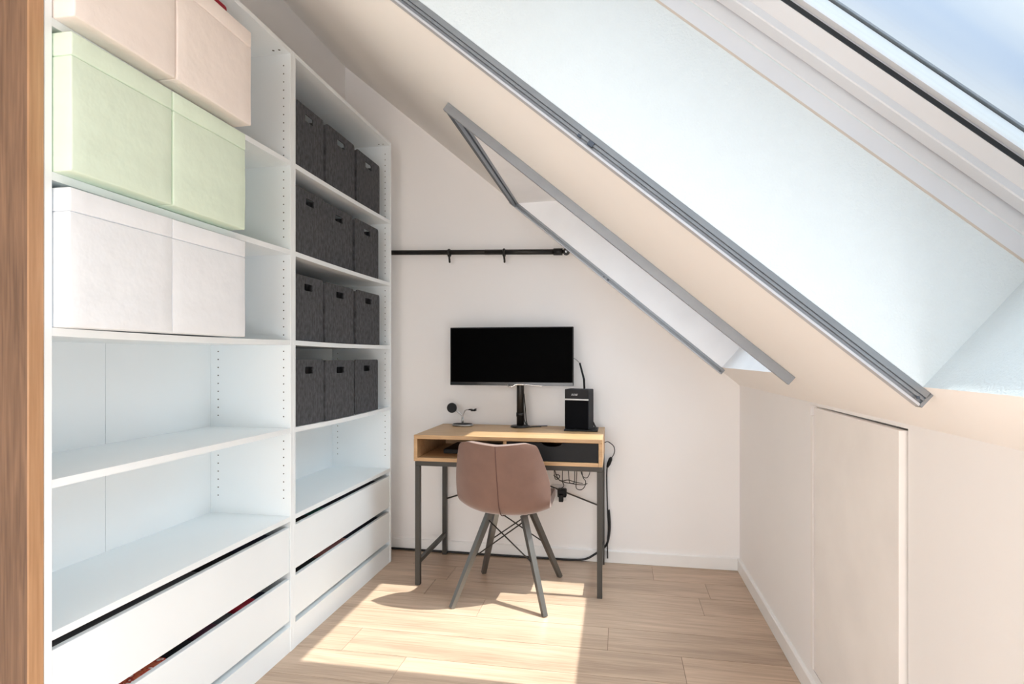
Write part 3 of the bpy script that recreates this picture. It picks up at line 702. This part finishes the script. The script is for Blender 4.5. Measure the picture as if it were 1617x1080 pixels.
# tangle under the desk
bm = nb(); rnd = random.Random(3)
tang = [[(-.36, 3.19, .600), (-.33, 3.18, .575), (-.30, 3.17, .555), (-.24, 3.17, .545), (-.19, 3.18, .54), (-.165, 3.17, .55)],
        [(-.35, 3.18, .60), (-.345, 3.19, .57), (-.325, 3.2, .565), (-.32, 3.19, .585), (-.34, 3.18, .59)],
        [(-.27, 3.18, .602), (-.265, 3.18, .56), (-.25, 3.18, .545), (-.235, 3.18, .56), (-.235, 3.18, .602)],
        [(-.22, 3.18, .602), (-.225, 3.18, .56), (-.225, 3.18, .52), (-.20, 3.18, .512), (-.18, 3.18, .53), (-.175, 3.18, .56), (-.19, 3.18, .585), (-.20, 3.18, .60)],
        [(-.21, 3.17, .602), (-.19, 3.17, .590), (-.16, 3.17, .588), (-.14, 3.17, .602)],
        [(-.30, 3.17, .602), (-.302, 3.18, .56), (-.295, 3.19, .53), (-.31, 3.20, .51), (-.32, 3.22, .495)],
        [(-.35, 3.17, .59), (-.31, 3.17, .56), (-.27, 3.17, .565), (-.23, 3.17, .555), (-.19, 3.175, .548)]]
tang = [[(x, y, z-.088 if z < .6 else z-.03) for x, y, z in p] for p in tang]
for p in tang: tube(bm, spline(p, 6), .0023, 6)
for x in (-.362, -.30, -.235, -.205, -.14): box(bm, x-.006, x+.006, 3.165, 3.19, .555, .6045)
o = mk('cable_tangle', bm, 'cable', loc=(-.26, 3.18, .60)); tag(o, 'tangle of thin black cables hanging under the right half of the desk', 'cables')
t = thing('wall_socket', 'white wall socket with a black plug, behind the mauve chair', 'socket', (-.325, 3.284, .33))
bm = nb(); box(bm, -.372, -.288, 3.272, 3.2845, .335, .425, .003); mk('faceplate', bm, 'paper', t)
bm = nb(); box(bm, -.335, -.285, 3.225, 3.2715, .365, .410, .006); box(bm, -.325, -.300, 3.20, 3.225, .345, .385, .004); mk('plug', bm, 'black', t)

# ------------------------------------------------------------------ chair
cl_ = (-.520, 2.775)
t = thing('chair', 'mauve velvet bucket chair with splayed metal legs in front of the desk', 'chair', (0, 0, 0))
prof = [(.235, .445, .190, .00), (.20, .460, .200, .004), (.10, .448, .206, .012), (.0, .430, .210, .022), (-.09, .420, .215, .040), (-.155, .436, .222, .060),
        (-.192, .480, .227, .080), (-.210, .555, .226, .078), (-.226, .615, .216, .070), (-.238, .675, .203, .058), (-.246, .720, .192, .046), (-.250, .752, .183, .038), (-.251, .768, .172, .034)]
bm = nb(); grid = []; NU = 20
for i, (y, z, hw, curl) in enumerate(prof):
    a = prof[max(i-1, 0)]; b = prof[min(i+1, len(prof)-1)]
    dy, dz = b[0]-a[0], b[1]-a[1]; L_ = math.hypot(dy, dz); ny, nz = dz/L_, -dy/L_      # normal towards the sitter
    row = []
    for k in range(NU+1):
        u = -1+2*k/NU; au = abs(u)
        c = curl*(au**2.6)
        dip = 0
        if i >= len(prof)-3: dip = -(.012*(1-min(1, au*1.35))) * (i-len(prof)+4)/3 - (0.010*max(0, au-.80)/.2 if i == len(prof)-1 else 0)
        x = u*hw*(1-.04*au*au)
        row.append(bm.verts.new((x, y+ny*c, z+nz*c+dip)))
    grid.append(row)
for A, B in zip(grid, grid[1:]):
    for k in range(NU): bm.faces.new((A[k], A[k+1], B[k+1], B[k]))
sh = mk('shell', bm, 'velvet', t, smooth=True)
md = sh.modifiers.new('t', 'SOLIDIFY'); md.thickness = .036; md.offset = 0.0
md = sh.modifiers.new('b', 'BEVEL'); md.width = .012; md.segments = 3; md.limit_method = 'ANGLE'; md.angle_limit = 1.0
md = sh.modifiers.new('s', 'SUBSURF'); md.levels = 1; md.render_levels = 2
bm = nb(); pts = []
for i, (y, z, hw, curl) in enumerate(prof):
    if i < 4: continue
    a = prof[max(i-1, 0)]; b = prof[min(i+1, len(prof)-1)]
    dy, dz = b[0]-a[0], b[1]-a[1]; L_ = math.hypot(dy, dz); ny, nz = dz/L_, -dy/L_
    pts.append((0, y-ny*.0176, z-nz*.0176 + (-.012*((i-len(prof)+4)/3) if i >= len(prof)-3 else 0)))
tube(bm, spline(pts, 5), .0022, 8); mk('seam', bm, 'seam', t)
bm = nb(); box(bm, -.085, .085, -.06, .10, .397, .409, .003); mk('seat_plate', bm, 'blackm', t)
feet = {(-1, -1): (-.214, -.243), (1, -1): (.217, -.222), (-1, 1): (-.20, .205), (1, 1): (.204, .255)}
tops = {}
for (sx, sy), (fx, fy) in feet.items():
    bm = nb(); tp = Vector((sx*.085, sy*.07, .402)); ft = Vector((fx, fy, .001)); tops[(sx, sy)] = (tp, ft)
    tube(bm, [tp, tp.lerp(ft, .5), ft], [.0135, .0125, .0105], 4, 0, True, True)
    mk('leg', bm, 'chairleg', t)
def P_(k, u): a, b = tops[k]; return a.lerp(b, u)
for a, b in (((-1, -1), (1, -1)), ((1, -1), (-1, -1)), ((-1, 1), (1, 1)), ((1, 1), (-1, 1))):
    bm = nb(); p, q_ = P_(a, .06), P_(b, .50); off = Vector((0, .004 if a[0] > 0 else -.004, 0))
    tube(bm, [p+off, q_+off], .0032, 8); mk('cross_wire', bm, 'blackm', t)
t.location = (cl_[0], cl_[1], 0); t.rotation_euler = (0, 0, math.radians(-4))

# ------------------------------------------------------------------ curtain rod
ry = 3.215
def rz(x): return 1.755 - (x+.75)*0.028
t = thing('curtain_rod', 'black curtain rod across the far wall from shelving to roof slope', 'curtain rod', (-.75, ry, 1.755))
bm = nb(); tube(bm, [(XL+.002, ry, rz(XL)), (-.75, ry, rz(-.75)), (-.355, ry, rz(-.355))], .0140, 20)
tube(bm, [(-.75, ry, rz(-.75)), (-.32, ry, rz(-.32))], .0150, 20) ; mk('rod', bm, 'blackm', t)
bm = nb(); tube(bm, [(-.355, ry, rz(-.355)), (-.305, ry, rz(-.305))], .0195, 20)
tube(bm, [(-.305, ry, rz(-.305)), (-.284, ry, rz(-.284))], .011, 14); mk('end_sleeve', bm, 'blackm', t)
bm = nb(); lathe(bm, [(.0195, -.008), (.0195, .008)], (-.284, ry, rz(-.284)), 24, 0, 'y'); mk('pivot_bracket', bm, 'blackm', t)
bm = nb(); lathe(bm, [(.0065, -.012), (.0065, -.008)], (-.284, ry, rz(-.284)), 14, 0, 'y'); mk('screw_head', bm, 'chrome', t)
for i, x in enumerate((-.962, -.638)):
    z = rz(x)
    r_ = thing('curtain_ring', ['black curtain ring on the rod, the one nearer the shelving', 'black curtain ring on the rod, the one nearer the roof slope'][i], 'curtain ring', (x, ry, z), 'rings on the curtain rod')
    bm = nb(); n = 28; R0, R1 = .0205, .005; off = -.004
    ringv = []
    for k in range(n):
        a = 2*PI*k/n; c = Vector((x, ry+R0*math.cos(a), z+off+R0*math.sin(a))); rd = Vector((0, math.cos(a), math.sin(a)))
        ringv.append([bm.verts.new(c + rd*R1*math.cos(j*PI/4)+Vector((1, 0, 0))*R1*1.4*math.sin(j*PI/4)) for j in range(8)])
    for k in range(n):
        A, B = ringv[k], ringv[(k+1) % n]
        for j in range(8): bm.faces.new((A[j], A[(j+1) % 8], B[(j+1) % 8], B[j])).smooth = True
    mk('ring', bm, 'blackm', r_)
    bm = nb(); tube(bm, spline([(x, ry, z+off-.023), (x+.002, ry-.006, z-.034), (x+.004, ry-.008, z-.046), (x+.003, ry-.002, z-.056), (x+.001, ry+.006, z-.054)]), .0056, 8); mk('hook', bm, 'blackm', r_)
